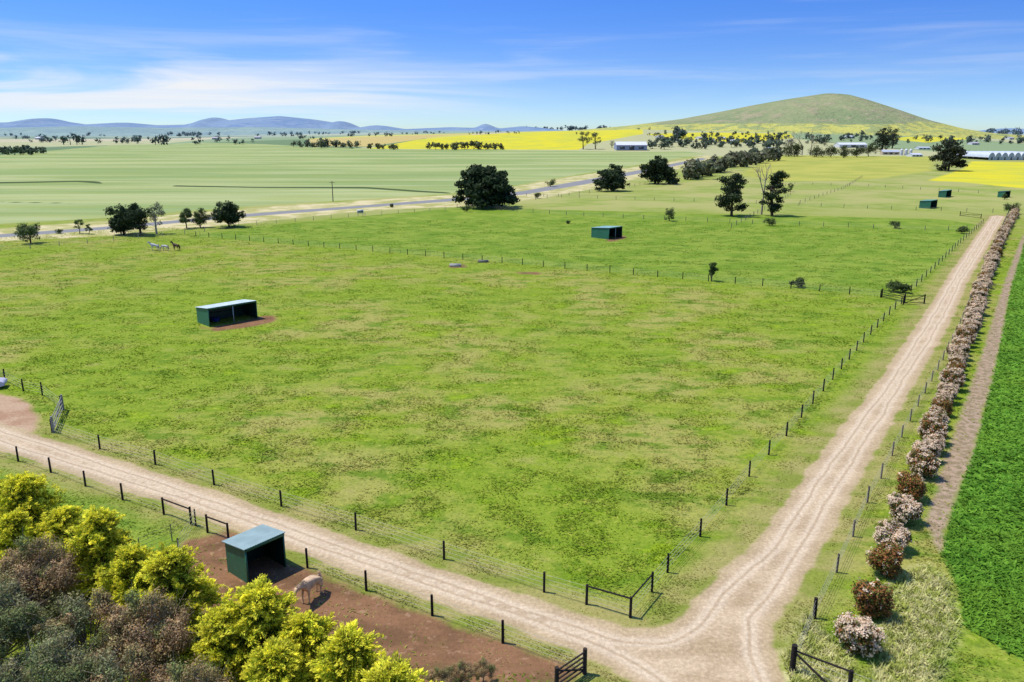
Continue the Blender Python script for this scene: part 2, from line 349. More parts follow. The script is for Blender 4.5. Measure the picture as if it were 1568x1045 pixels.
ridge('low_ridge',[(-260,200),(0,196),(120,194),(250,196),(400,195),(520,198),(640,200),(800,201),(900,203)],5200,1000,MD2,200,20,rough=60)
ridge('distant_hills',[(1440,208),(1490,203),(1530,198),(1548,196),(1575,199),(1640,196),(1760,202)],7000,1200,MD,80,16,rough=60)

# ---------------------------------------------------------------- trees
def crown(b,blobs,nleaf,size,col,dark=.5,up=.3,flat=1.0,asp=.6,gain=1.4):
    tot=sum(r**2 for _,r in blobs)
    for c,r in blobs:
        k=max(6,int(nleaf*r*r/tot)); d=rng.normal(size=(k,3)); d/=np.linalg.norm(d,axis=1)[:,None]
        q=rng.random(k)**.4; p=c+d*q[:,None]*r*np.array([1,1,flat])*rng.uniform(.85,1.25,(k,1))
        shade=(dark+(1-dark)*q**2)*(.86+.2*d[:,2])*rng.uniform(.75,1.3,k)*rng.uniform(.78,1.24)  # painted shading: leaf colour darker inside the clump, lighter on top
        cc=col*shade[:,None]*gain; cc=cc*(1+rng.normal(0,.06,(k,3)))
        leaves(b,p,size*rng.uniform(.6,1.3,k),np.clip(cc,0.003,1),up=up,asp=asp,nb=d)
def make_tree(b,h,R,col,style='round',o=(0,0,0),nleaf=3500,size=.3,trunk=(90,78,62)):
    o=np.array(o,float); tc=np.array(lin(*trunk)[:3]); blobs=[]; gain=1.4
    if style=='cypress':
        gain=1.15
        for i in range(46):
            u=rng.random()**.9; zc=h*(.07+.82*u); rad=R*(1-.55*u**2.2); a=rng.uniform(0,6.28); q=math.sqrt(rng.random())*.95
            blobs.append((o+np.array([math.cos(a)*rad*q,math.sin(a)*rad*q,zc+rng.uniform(-.04,.04)*h]),R*rng.uniform(.13,.3)*(1.15-.4*q)))
        for i in range(12): blobs.append((o+np.array([rng.normal(0,.25)*R,rng.normal(0,.25)*R,h*rng.uniform(.2,.7)]),R*.4))
        flat=.55; bt=.08
    elif style=='pine':
        gain=1.15
        for i in range(24):
            u=i/24; zc=h*(.16+.8*u); rad=R*(1.0-.55*abs(u-.35)); a=rng.uniform(0,6.28); q=rng.uniform(.2,.9)
            blobs.append((o+np.array([math.cos(a)*rad*q,math.sin(a)*rad*q,zc]),R*rng.uniform(.24,.44)))
        flat=.55; bt=.2
    elif style=='gum':
        for i in range(13):
            u=rng.random(); zc=h*(.36+.56*u); rad=R*(1-.3*u); a=rng.uniform(0,6.28); q=rng.uniform(.3,.9)
            blobs.append((o+np.array([math.cos(a)*rad*q,math.sin(a)*rad*q,zc]),R*rng.uniform(.18,.33)))
        flat=.8; bt=.3
    else:
        for i in range(28):
            d=rng.normal(size=3); d/=np.linalg.norm(d); q=rng.uniform(.3,.84)
            blobs.append((o+np.array([d[0]*R*q,d[1]*R*q,h*.48+d[2]*h*.46*q]),R*rng.uniform(.18,.38)))
        flat=.85; bt=.12; gain=1.25
    tr=max(.05,.025*h); t1=o+np.array([rng.normal(0,.03)*h,rng.normal(0,.03)*h,h*max(bt,.3)]); t2=t1+np.array([rng.normal(0,.03)*h,rng.normal(0,.03)*h,h*.4])
    tube(b,o-[0,0,.2],t1,tr*1.35,tr,tc,1,7); tube(b,t1,t2,tr,tr*.3,tc,1,6)
    for c,r in blobs:
        s=o+(t1-o)*rng.uniform(.3,1) if c[2]<t1[2]+.15*h else t1+(t2-t1)*rng.uniform(0,.7)
        tube(b,s,c,tr*.4,tr*.12,tc,1,4,False)
    crown(b,blobs,nleaf,size,col,flat=flat,gain=gain)
    return b
def branch(b,p,d,L,r,dep,col):
    e=p+d*L; tube(b,p,e,r,r*.62,col,1,5,False)
    if dep==0:return
    for i in range(rng.integers(2,4)):
        nd_=d+rng.normal(0,.45,3); nd_[2]+=.12; nd_/=np.linalg.norm(nd_); branch(b,e,nd_,L*rng.uniform(.6,.85),r*.6,dep-1,col)
def tree_at(name,px,py,wpx,hpx,col,style='round',nleaf=3500,**kw):
    x,y=G(px,py); s=pxm(x,y); h=hpx/s; R=wpx/s/2; b=Buf()
    make_tree(b,h,R,np.array(lin(*col)[:3]),style,nleaf=nleaf,size=max(.14,R*.058),**kw)
    return b.obj(name,[M_leaf,M_bark],(x,y,float(terr(x,y))))
dk=(64,80,50)
tree_at('cypress_tree',744,318,104,66,dk,'cypress',12000)
tree_at('cypress_tree',937,293,58,40,dk,'cypress',6500)
tree_at('cypress_tree',1008,282,62,43,dk,'cypress',6500)
tree_at('pine_tree',1120,331,52,66,(68,82,52),'pine',5500)
tree_at('pine_tree',1182,331,44,70,(62,78,50),'pine',5500)
tree_at('cypress_tree',190,360,62,50,dk,'round',6500)
tree_at('cypress_tree',216,361,40,58,(64,80,52),'round',5000)
tree_at('cypress_tree',351,348,54,44,dk,'round',6000)
tree_at('gum_tree',240,359,40,50,(130,132,104),'gum',900,trunk=(196,188,172))
tree_at('gum_tree',286,350,34,30,(92,108,64),'gum',2600)
tree_at('gum_tree',307,349,34,32,(92,108,60),'round',2600)
tree_at('gum_tree',47,373,42,38,(106,126,72),'round',2400)
tree_at('gum_tree',122,358,20,22,(104,122,70),'gum',900)
tree_at('gum_tree',136,359,14,16,(104,122,70),'gum',700)
tree_at('gum_tree',90,358,14,9,(104,122,70),'round',500)
tree_at('small_tree',1025,339,22,24,(84,100,62),'round',1500)
tree_at('small_tree',1090,431,17,38,(90,112,56),'round',1800)
for px,py,w,h in [(1222,440,26,16),(1368,447,30,20),(1384,449,22,16),(1178,346,22,14),(1370,350,22,14),(1473,358,22,13),(715,325,16,11),(843,286,20,12),(823,304,14,10),(1549,328,28,22),(1210,294,12,16),(1538,306,10,12),(600,318,8,6),(870,343,8,6)]:
    tree_at('shrub',px,py,w,h,(98,114,64),'round',1100)
tree_at('cypress_tree',1452,262,58,50,(70,78,56),'cypress',4500)
tree_at('pine_tree',1350,232,36,37,(66,78,56),'cypress',2600)
tree_at('pine_tree',1366,228,24,32,(68,80,58),'pine',1500)
tree_at('pine_tree',1262,224,16,15,(68,80,58),'round',700)
for px,py,w,h in [(1216,240,42,22),(1250,241,30,18),(1272,241,28,19),(1292,242,28,20),(1312,241,30,20),(1330,240,26,21)]:
    tree_at('hedge_tree',px,py,w,h,(92,102,60),'round',1200)
tree_at('gum_tree',893,229,26,28,(120,124,84),'gum',900)
tree_at('gum_tree',912,229,24,26,(120,124,84),'gum',900)
tree_at('gum_tree',937,227,10,15,(90,104,66),'round',400)
for px,py,h,nm in [(1166,329,80,'dead_tree'),(1228,238,48,'bare_tree'),(1241,238,42,'bare_tree'),(1207,240,34,'bare_tree'),(1219,239,38,'bare_tree')]:
    x,y=G(px,py); s=pxm(x,y); h/=s; b=Buf(); col=np.array(lin(172,156,138)[:3])
    L=h*.28 if nm=='bare_tree' else h*.4
    branch(b,np.array([0,0,-.2]),np.array([.03,0,1.0]),L,.03*h*.7,5 if nm=='bare_tree' else 3,col); b.obj(nm,[M_leaf,M_bark],(x,y,float(terr(x,y))))

# masses of distant trees
def mass(name,lst,col,nl=60):
    b=Buf()
    for px,py,h in lst:
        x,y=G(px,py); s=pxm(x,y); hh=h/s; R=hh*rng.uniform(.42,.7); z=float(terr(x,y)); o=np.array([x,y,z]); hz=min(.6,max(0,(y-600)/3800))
        cc=np.array(lin(*col)[:3])*rng.uniform(.8,1.25)*(1-hz)+np.array(lin(140,162,176,.6)[:3])*hz  # farther crowns blend to blue-grey, haze painted into leaf colour
        tube(b,o-[0,0,.5],o+[0,0,hh*.5],.04*hh,.02*hh,cc*.8,1,4,False)
        bl=[(o+np.array([rng.normal(0,.4)*R,rng.normal(0,.4)*R,hh*rng.uniform(.25,.8)]),R*rng.uniform(.4,.65)) for _ in range(6)]
        crown(b,bl,nl,R*.24,cc,dark=.6,asp=.8,gain=1.3)
    return b.obj(name,[M_leaf,M_bark])
U=rng.uniform
L=[]
for y0,x0,x1,n_,h0 in [(204.5,0,900,130,3.5),(206,0,900,80,4),(209,0,620,80,5),(213,0,480,60,6),(218,0,470,44,7),(220,90,280,18,10),(208,280,480,30,6)]:
    for k in range(n_):
        xx=U(x0,x1)
        if math.sin(xx*.045+y0)+.5*math.sin(xx*.13+y0*3)>.0: L.append((xx,y0+U(-.5,.6),h0*U(.6,1.3)))
L+=[(x,222,h) for x,h in [(98,15),(108,18),(118,17),(126,15),(238,14),(247,16),(256,14),(360,9),(372,9),(300,12)]]
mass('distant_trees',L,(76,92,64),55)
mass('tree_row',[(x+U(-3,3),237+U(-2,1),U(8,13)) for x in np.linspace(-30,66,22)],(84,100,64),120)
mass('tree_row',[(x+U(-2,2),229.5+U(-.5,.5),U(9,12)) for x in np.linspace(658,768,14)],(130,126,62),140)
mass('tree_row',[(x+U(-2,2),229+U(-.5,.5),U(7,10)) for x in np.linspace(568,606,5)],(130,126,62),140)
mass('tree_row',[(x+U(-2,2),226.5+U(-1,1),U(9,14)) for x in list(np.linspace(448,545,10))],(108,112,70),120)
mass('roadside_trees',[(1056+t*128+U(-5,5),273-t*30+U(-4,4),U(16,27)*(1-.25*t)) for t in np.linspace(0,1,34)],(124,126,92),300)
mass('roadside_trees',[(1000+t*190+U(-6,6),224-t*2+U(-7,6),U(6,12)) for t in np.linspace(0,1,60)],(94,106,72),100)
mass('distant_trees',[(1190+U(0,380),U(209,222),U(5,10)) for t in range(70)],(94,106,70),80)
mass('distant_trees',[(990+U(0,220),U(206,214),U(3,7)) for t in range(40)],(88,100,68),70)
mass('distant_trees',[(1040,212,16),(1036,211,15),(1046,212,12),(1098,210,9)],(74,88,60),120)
b_=[]
for k in range(50):
    px=U(800,1000); b_.append((px,198.6+U(-.5,.7),U(3,8) if px<940 else U(2,4)))
mass('ridge_trees',b_,(74,88,58),70)
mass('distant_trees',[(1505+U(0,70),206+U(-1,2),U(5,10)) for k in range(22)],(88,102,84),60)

# golden cypress windbreak in the foreground
def golden(seed,h=8.0,R=3.0,npl=105,nsub=10,nl=42):
    global rng
    rng=np.random.default_rng(seed); b=Buf(); tc=np.array(lin(92,72,54)[:3])
    tube(b,(0,0,-.3),(0,0,h*.5),.2,.12,tc,1,8); tube(b,(0,0,h*.5),(.1,0,h*.9),.12,.03,tc,1,6)
    dkc=np.array(lin(54,80,24,1)[:3]); md=np.array(lin(146,164,36,1)[:3]); gd=np.array(lin(250,240,74,1)[:3])
    for i in range(npl):
        u=((i+.5)/npl); a=i*2.39996+rng.normal(0,.35)
        env=R*((1-u)**.66)+.12
        z0=h*(.06+.78*u); el=math.radians(rng.uniform(0,32)+44*u); L=env*rng.uniform(.55,1.4)
        d=np.array([math.cos(a)*math.cos(el),math.sin(a)*math.cos(el),math.sin(el)]); st=np.array([0,0,z0])
        tube(b,st,st+d*L*.8,.04,.012,tc,1,4,False); pb=rng.uniform(.78,1.15)
        for j in range(nsub):
            t0=rng.uniform(.3,1.0) if j else 1.0
            s0=st+d*L*t0; s0[2]-=t0**2*L*.12
            dd=d*1.1+rng.normal(0,.46,3); dd[2]+=.1; dd/=np.linalg.norm(dd); bl=rng.uniform(.5,.95)*(1.4 if j==0 else 1)
            t=rng.random(nl)**.8; cen=s0+dd*(t*bl)[:,None]; cen[:,2]-=t**2*bl*.5
            off=rng.normal(size=(nl,3))*(.135*(1-t)**.6+.018)[:,None]; off[:,2]*=.6
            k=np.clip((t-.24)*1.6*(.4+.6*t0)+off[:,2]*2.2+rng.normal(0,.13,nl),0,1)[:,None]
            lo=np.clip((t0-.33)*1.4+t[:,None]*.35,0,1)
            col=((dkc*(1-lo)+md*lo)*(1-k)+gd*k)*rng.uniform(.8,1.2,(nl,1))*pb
            nb=off/(np.linalg.norm(off,axis=1)[:,None]+1e-6)*.6+np.array([0,0,.6])+d*.4
            leaves(b,cen+off,rng.uniform(.06,.13,nl),col,elong=np.tile(dd+np.array([0,0,-.25]),(nl,1))+off*2.0,asp=.36,nb=nb)
    return b.mesh('golden_cypress_foliage',[M_leaf,M_bark])
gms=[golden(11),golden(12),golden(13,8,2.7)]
def greyshrub(seed,h,R,pal,nb=44,nl=680):
    global rng
    rng=np.random.default_rng(seed); b=Buf(); tc=np.array(lin(150,136,116)[:3])
    tube(b,(0,0,-.3),(0,0,h*.4),.14,.1,tc,1,7)
    for i in range(nb):
        d=rng.normal(size=3); d[2]=abs(d[2])*.9-.15; d/=np.linalg.norm(d); q=rng.uniform(.55,.95)
        c=np.array([d[0]*R*q,d[1]*R*q,h*.5+d[2]*h*.46*q]); tube(b,(0,0,h*.35),c,.06,.015,tc,1,4,False)
        r=R*rng.uniform(.15,.28); col=np.array(lin(*pal[rng.integers(len(pal))],1)[:3])
        crown(b,[(c+rng.normal(0,.4,3)*r,r*rng.uniform(.55,.9)) for _ in range(4)],nl,.062,col,dark=.6,up=.4,asp=.45,gain=1.3)
        for _ in range(8):
            e=c+rng.normal(0,.8,3)*r; tube(b,c,e+[0,0,r*.4],.014,.005,tc*1.2,1,3,False)
    return b.mesh('grey_shrub_foliage',[M_leaf,M_bark])
pal1=[(166,138,96),(152,136,90),(132,138,80),(174,146,104)]; pal2=[(136,140,92),(124,132,80),(152,146,102)]
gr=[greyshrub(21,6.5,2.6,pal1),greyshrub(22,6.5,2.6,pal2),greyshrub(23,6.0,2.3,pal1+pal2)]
rng=np.random.default_rng(99)
def inst(name,me,xy,s,rot):
    o=bpy.data.objects.new(name,me); scene.collection.objects.link(o); o.location=(xy[0],xy[1],0); o.scale=(s,s,s); o.rotation_euler=(0,0,rot); return o
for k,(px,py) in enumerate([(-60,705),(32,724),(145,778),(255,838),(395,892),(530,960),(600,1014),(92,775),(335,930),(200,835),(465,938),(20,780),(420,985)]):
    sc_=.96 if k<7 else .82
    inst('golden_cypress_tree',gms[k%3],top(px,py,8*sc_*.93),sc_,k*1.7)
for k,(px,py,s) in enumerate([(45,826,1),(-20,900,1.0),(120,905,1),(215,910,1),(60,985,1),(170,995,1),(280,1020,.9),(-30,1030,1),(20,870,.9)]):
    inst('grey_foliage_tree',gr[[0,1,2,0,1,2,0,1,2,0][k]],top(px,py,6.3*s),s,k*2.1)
for px,py,s in [(705,1035,.3),(740,1030,.25),(672,1045,.32)]:
    inst('dry_shrub',gr[0],top(px,py-18,6*s),s,px)

# ---------------------------------------------------------------- flowering hedge
def shrub(seed,flower,nl,red):
    global rng
    rng=np.random.default_rng(seed); b=Buf(); R=1.0; h=1.8
    tc=np.array(lin(96,74,58)[:3]); bl=[]
    for i in range(18):
        d=rng.normal(size=3); d/=np.linalg.norm(d); q=rng.uniform(.3,.68); c=np.array([d[0]*R*q,d[1]*R*q,h*.48+d[2]*h*.42*q]); bl.append((c,rng.uniform(.28,.46)))
        tube(b,(rng.normal(0,.06),rng.normal(0,.06),0),c,.03,.01,tc,1,4,False)
    crown(b,bl,int(nl*(1.3-red)),.06,np.array(lin(106,114,48)[:3]),dark=.45)
    crown(b,bl,int(nl*red),.058,np.array(lin(160,108,62)[:3]),dark=.6)
    k=int(nl*flower); p=[];c=[];nb=[]
    for q in range(k//14):
        cc,r=bl[rng.integers(len(bl))]; d=rng.normal(size=3); d[2]+=.4; d/=np.linalg.norm(d); pp=cc+d*r*rng.uniform(.95,1.15)
        p.append(pp+rng.normal(0,.06,(14,3))); nb.append(np.tile(d,(14,1))); c.append(np.tile(np.array(lin(250,224,190,.95)[:3])*rng.uniform(.75,1.0),(14,1)))
    if p: leaves(b,np.concatenate(p),.045,np.concatenate(c),up=.8,asp=.9,nb=np.concatenate(nb))
    return b.mesh('flowering_shrub_mesh',[M_leaf,M_bark])
sv=[shrub(31,.6,7500,.5),shrub(32,.08,7500,.85),shrub(33,.95,7500,.4),shrub(34,.3,7500,.6)]
rng=np.random.default_rng(5)
near=[(1312,1005,74,2),(1330,948,74,1),(1352,888,68,1),(1364,850,54,2),(1381,808,56,2),(1394,772,56,1),(1410,738,52,3)]
for k,(px,py,w,v_) in enumerate(near):
    x,y=G(px,py-8); s=w/2/pxm(x,y)/1.02; inst('flowering_shrub',sv[v_],(x,y),s,k*1.3)
pl=np.array(GG([(1408,728),(1448,612),(1482,512),(1505,440),(1532,370),(1556,326)]))
seg=np.linalg.norm(np.diff(pl,axis=0),axis=1); cum=np.concatenate([[0],np.cumsum(seg)]); s=1.8
while s<cum[-1]:
    x=np.interp(s,cum,pl[:,0])+rng.normal(0,.25); y=np.interp(s,cum,pl[:,1]); inst('flowering_shrub',sv[int(rng.choice([0,2,2,3,2,1]))],(x,y),rng.uniform(.95,1.45),rng.uniform(0,6)); s+=rng.uniform(1.9,2.7)

# ---------------------------------------------------------------- fences
BLK=lin(48,42,40); GRY=lin(130,118,106); WIR=lin(196,192,170); RAIL=lin(52,46,44)
def resample(pts,sp_):
    pts=np.array(pts); seg=np.linalg.norm(np.diff(pts,axis=0),axis=1); cum=np.concatenate([[0],np.cumsum(seg)]); n=max(1,int(round(cum[-1]/sp_)))
    s=np.linspace(0,cum[-1],n+1); return list(zip(np.interp(s,cum,pts[:,0]),np.interp(s,cum,pts[:,1])))
def fence(name,pts,h=1.4,r=.085,col=BLK,wires=(.35,.65,.95,1.25),wr=.010,wcol=WIR,rails=()):
    b=Buf()
    for i,(x,y) in enumerate(pts):
        l=rng.normal(0,.012,2); hh=h*rng.uniform(.96,1.04)
        tube(b,(x,y,-.1),(x+l[0],y+l[1],hh),r*rng.uniform(.9,1.1),r*.92,np.array(col)[:3]*rng.uniform(.75,1.3),0,7)
    for i in range(len(pts)-1):
        (x0,y0),(x1,y1)=pts[i],pts[i+1]
        for w in wires: tube(b,(x0,y0,w),(x1,y1,w),wr,wr,wcol,1,3,False)
        if i in rails:
            tube(b,(x0,y0,h-.12),(x1,y1,h-.12),.055,.055,RAIL,0,6,False)
    return b.obj(name,[M_wood,M_wire])
f1=GG([(80,663),(153,688),(238,712),(328,743),(431,776),(545,812),(680,857),(833,907),(898,926),(965,946)])
fence('paddock_fence',f1,rails=(8,))
f2=GG([(965,946),(998,907),(1022,877),(1072,822),(1112,774),(1147,730),(1177,697),(1204,668),(1227,640)])
fence('paddock_fence',f2,rails=(0,))
fence('paddock_fence',resample(GG([(1227,640),(1265,594),(1320,527),(1366,478),(1380,466)]),5.2))
fence('paddock_fence',resample(GG([(1395,447),(1430,413),(1470,373),(1505,343)]),6))
fence('paddock_fence',resample(GG([(300,362),(700,397),(1000,424),(1210,442),(1348,456)]),5.0),h=1.35)
fence('paddock_fence',GG([(-60,560),(8,585),(36,600),(65,606),(95,628)]),h=1.5)
fence('driveway_fence',GG([(-40,690),(28,707),(78,724),(131,745),(188,766),(251,788),(293,804),(318,816),(350,828)]),rails=(5,7))
fence('driveway_fence',GG([(471,870),(561,905),(662,943),(770,985),(895,1032)]))
fence('boundary_fence',GG([(1247,947),(1281,877),(1306,822),(1328,770),(1349,733),(1366,698)]),h=1.35,col=GRY,r=.075)
fence('boundary_fence',GG([(1213,1028),(1247,947)]),h=1.4,col=BLK,r=.12)
fence('boundary_fence',resample(GG([(1366,698),(1408,618),(1440,560),(1470,500),(1490,450),(1516,392),(1545,325)]),5.2),h=1.3,col=GRY,r=.07)
fence('boundary_fence',GG([(1213,1028),(1300,1062),(1400,1100)]),h=1.4,col=BLK,r=.12,rails=(0,))
fence('stock_yard_fence',resample(GG([(300,806),(262,830),(215,850)]),3.0),h=1.3,r=.04,col=lin(150,160,110),wcol=lin(196,206,130),wr=.022)
fence('stock_yard_fence',resample(GG([(300,806),(272,832),(282,900)]),4.0),h=1.3,r=.06)
WP=lin(170,160,140)
fence('roadside_fence',resample(GG([(0,385),(160,371),(300,357),(380,346),(560,331),(700,321),(780,318)]),6.5),h=1.3,r=.08,col=WP)
fence('far_fence',resample(GG([(700,318),(900,332),(1200,345),(1440,354),(1480,352)]),7),h=1.4,r=.09,col=GRY)
fence('far_fence',resample(GG([(780,300),(960,306),(1150,312),(1330,320),(1520,326)]),8),h=1.4,r=.09,col=GRY)
fence('far_fence',resample(GG([(820,306),(950,290),(1040,272),(1120,262)]),9),h=1.4,r=.1,col=GRY)
fence('far_fence',resample(GG([(1190,282),(1330,286),(1530,298)]),9),h=1.4,r=.1,col=GRY)
fence('far_fence',resample(GG([(1225,312),(1290,290),(1320,272)]),9),h=1.4,r=.1,col=GRY)
fence('far_fence',resample(GG([(1120,349),(1180,316),(1210,300)]),8),h=1.4,r=.1,col=GRY)
def gate(name,p0,p1,h=1.4,n=4,col=BLK,brace=True,r=.05,post=.12):
    b=Buf()
    for p in (p0,p1): tube(b,(p[0],p[1],-.1),(p[0],p[1],h+.15),post,post*.95,col,0,8)
    for k in range(n):
        z=.25+(h-.3)*k/(n-1); tube(b,(p0[0],p0[1],z),(p1[0],p1[1],z),r,r,col,0,6,False)
    if brace: tube(b,(p0[0],p0[1],.25),(p1[0],p1[1],h-.05),r,r,col,0,6,False)
    return b.obj(name,[M_wood])
gate('farm_gate',G(82,663),G(97,628),1.5,4,lin(150,146,140))
gate('farm_gate',G(895,1032),G(852,1062),1.4,5,lin(70,60,54))
gate('farm_gate',G(1350,456),G(1385,464),1.4,4)
gate('farm_gate',G(1383,467),G(1415,465),1.4,3)
gate('farm_gate',G(1470,331),G(1502,335),1.4,3)
b=Buf(); p=G(1213,1028); q=G(1285,1068); tube(b,(p[0],p[1],1.2),(q[0],q[1],.1),.06,.06,BLK,0,6); tube(b,(p[0],p[1],-.1),(p[0],p[1],1.6),.16,.15,BLK,0,9); b.obj('strainer_post',[M_wood])

# ---------------------------------------------------------------- field shelters
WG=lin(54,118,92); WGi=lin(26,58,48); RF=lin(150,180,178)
def corr(b,P,Q,R_,S,col,n,m,amp=.018):
    P,Q,R_,S=[np.array(v,float) for v in (P,Q,R_,S)]
    nrm=np.cross(Q-P,S-P); nrm/=np.linalg.norm(nrm); t=np.linspace(0,1,n*2+1)
    off=(np.arange(n*2+1)%2)[:,None]*amp*nrm
    A_=P+(Q-P)*t[:,None]+off; B_=S+(R_-S)*t[:,None]+off
    v=np.concatenate([A_,B_]); k=len(t); b.add(v,[[i,i+1,k+i+1,k+i] for i in range(k-1)],col,m)
def shelter(A,B,C,hf,hb,bays=1,roof=RF):
    A,B,C=[np.array(G(*p)) for p in (A,B,C)]
    u=C-B; W=np.linalg.norm(u); u/=W; v=np.array([-u[1],u[0]])
    if np.dot(v,A-B)<0: v=-v
    D=abs(np.dot(A-B,v))
    e=empty('field_shelter',(B[0],B[1],0),math.atan2(u[1],u[0])); sgn=1 if (u[0]*v[1]-u[1]*v[0])>0 else -1
    D*=sgn
    w=Buf(); t=.04
    n1=max(8,int(abs(D)/.2)); n2=max(8,int(W/.2))
    for x in (0,W):
        x2=x+(t if x==0 else -t)
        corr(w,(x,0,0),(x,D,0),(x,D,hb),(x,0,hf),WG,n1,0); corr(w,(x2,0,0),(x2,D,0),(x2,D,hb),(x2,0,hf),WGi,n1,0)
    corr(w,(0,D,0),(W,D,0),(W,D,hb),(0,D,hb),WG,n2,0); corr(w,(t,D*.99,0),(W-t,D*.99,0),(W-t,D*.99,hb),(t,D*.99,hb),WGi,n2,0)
    w.obj('walls',[M_paint],parent=e)
    r=Buf(); o=.14; so=o*(1 if D>0 else -1)
    z0=hf+.06+(hf-hb)*o/abs(D); z1=hb+.06-(hf-hb)*o/abs(D)
    corr(r,(-o,-so,z0),(W+o,-so,z0),(W+o,D+so,z1),(-o,D+so,z1),roof,int(W/.16),0,.02)
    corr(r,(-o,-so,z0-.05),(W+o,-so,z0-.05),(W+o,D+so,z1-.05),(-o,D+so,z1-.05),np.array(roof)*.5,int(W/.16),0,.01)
    r.obj('roof',[M_roof],parent=e)
    f=Buf()
    for i in range(bays+1): box(f,(W*i/bays,-.03*np.sign(D),hf/2),(.09,.09,hf),WG if i in(0,bays) else lin(190,200,196),0)
    box(f,(W/2,-.075*np.sign(D),hf-.06),(W+.1,.06,.2),WG,0)
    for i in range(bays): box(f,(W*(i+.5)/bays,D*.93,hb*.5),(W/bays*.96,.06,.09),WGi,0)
    f.obj('frame',[M_paint],parent=e); return e
shelter((329,884),(380,895),(437,868),2.45,2.15,1,lin(158,180,172))
shelter((293,496),(321,501),(394,488),2.75,2.35,2,lin(216,230,222))
shelter((911,363),(932,367),(952,364),3.0,2.6,2,lin(150,190,180))
shelter((1412,318),(1424,320),(1434,318),2.9,2.6,1,lin(120,170,150))
shelter((1438,302),(1448,303),(1456,301),2.9,2.6,1,lin(120,170,150))
shelter((1530,302),(1538,303),(1546,302),2.7,2.4,1,lin(110,140,135))

# ---------------------------------------------------------------- buildings
def gable(name,px,py,wpx,hpx,dep,wall,roof,rot=0.0,arch=False,bays=1):
    x,y=G(px,py); s=pxm(x,y); W=wpx/s; H=hpx/s; e=empty(name,(x,y,float(terr(x,y))),rot); b=Buf(); hw=W/bays/2; hd=dep/2; eh=H*(.62 if not arch else .35)
    r=Buf(); d=Buf()
    for k in range(bays):
        cx=-W/2+hw*(2*k+1)
        if arch:
            m=9; an=np.linspace(0,math.pi,m); xs=cx-np.cos(an)*hw*.97; zs=eh+np.sin(an)*(H-eh)
            v=[(a,-hd,z) for a,z in zip(xs,zs)]+[(a,hd,z) for a,z in zip(xs,zs)]
            r.add(v,[[i,i+1,m+i+1,m+i] for i in range(m-1)],roof,0)
            vv=[(cx-hw*.97,-hd,0)]+[(a,-hd,z) for a,z in zip(xs,zs)]+[(cx+hw*.97,-hd,0)]
            b.add(vv,[list(range(len(vv)))],wall,0); b.add([(a,hd,z) for a,_,z in vv],[list(range(len(vv)))],wall,0)
            box(d,(cx,-hd-.05,eh*.6),(hw*.5,.1,eh*1.2),lin(90,96,100),0)
        else:
            v=[(cx-hw,-hd,0),(cx+hw,-hd,0),(cx+hw,-hd,eh),(cx-hw,-hd,eh),(cx-hw,hd,0),(cx+hw,hd,0),(cx+hw,hd,eh),(cx-hw,hd,eh),(cx-hw,0,H),(cx+hw,0,H)]
            b.add(v,[[0,1,2,3],[5,4,7,6]],wall,0); b.add(v,[[4,0,3,8,7],[1,5,6,9,2]],wall,0)
            o=.4
            r.add([(cx-hw-o,-hd-o,eh-.15),(cx+hw+o,-hd-o,eh-.15),(cx+hw+o,0,H+.1),(cx-hw-o,0,H+.1),(cx-hw-o,hd+o,eh-.15),(cx+hw+o,hd+o,eh-.15)],[[0,1,2,3],[3,2,5,4]],roof,0)
            for q in range(3):
                box(d,(cx+(q-1)*hw*.62,-hd-.04,eh*.45),(hw*.32,.1,eh*(.7 if q==1 else .45)),lin(60,66,74),0)
    b.obj('walls',[M_wall],parent=e); r.obj('roof',[M_roof],parent=e); d.obj('doors_and_windows',[M_paint],parent=e)
WH=lin(220,222,222)
gable('warehouse',965,230,46,12,30,lin(150,160,185),lin(240,240,240))
gable('greenhouse',1530,244,86,11,60,lin(190,198,204),lin(222,226,230),0,True,9)
gable('farm_house',1302,226,44,7,18,WH,lin(240,240,240),.1)
gable('farm_house',1362,237,24,7,14,lin(200,180,150),lin(200,205,210),-.2)
gable('farm_shed',1400,240,16,5,14,WH,lin(220,222,225))
gable('farm_shed',1180,233,14,7,14,lin(170,190,190),lin(150,165,170))
gable('farm_house',1412,229,18,4,14,WH,lin(205,208,210))
for px,py,w in [(1010,212,9),(1030,216,12),(1070,214,8),(1120,218,12),(1150,222,10),(1300,212,12),(1490,222,12),(1545,214,10),(60,214,9),(210,216,9),(330,214,8),(395,213,9),(1090,217,8),(1105,214,9)]:
    gable('farm_house',px,py,w,4,14,WH,lin(200,190,185) if px%20 else WH,rng.uniform(-.4,.4))
b=Buf()
for k in range(3):
    x,y=G(1380+k*7,238); tube(b,(x,y,0),(x,y,6),1.8,1.8,WH,0,12,False); tube(b,(x,y,6),(x,y,7.6),1.8,.2,WH,0,12)
b.obj('grain_silos',[M_roof])

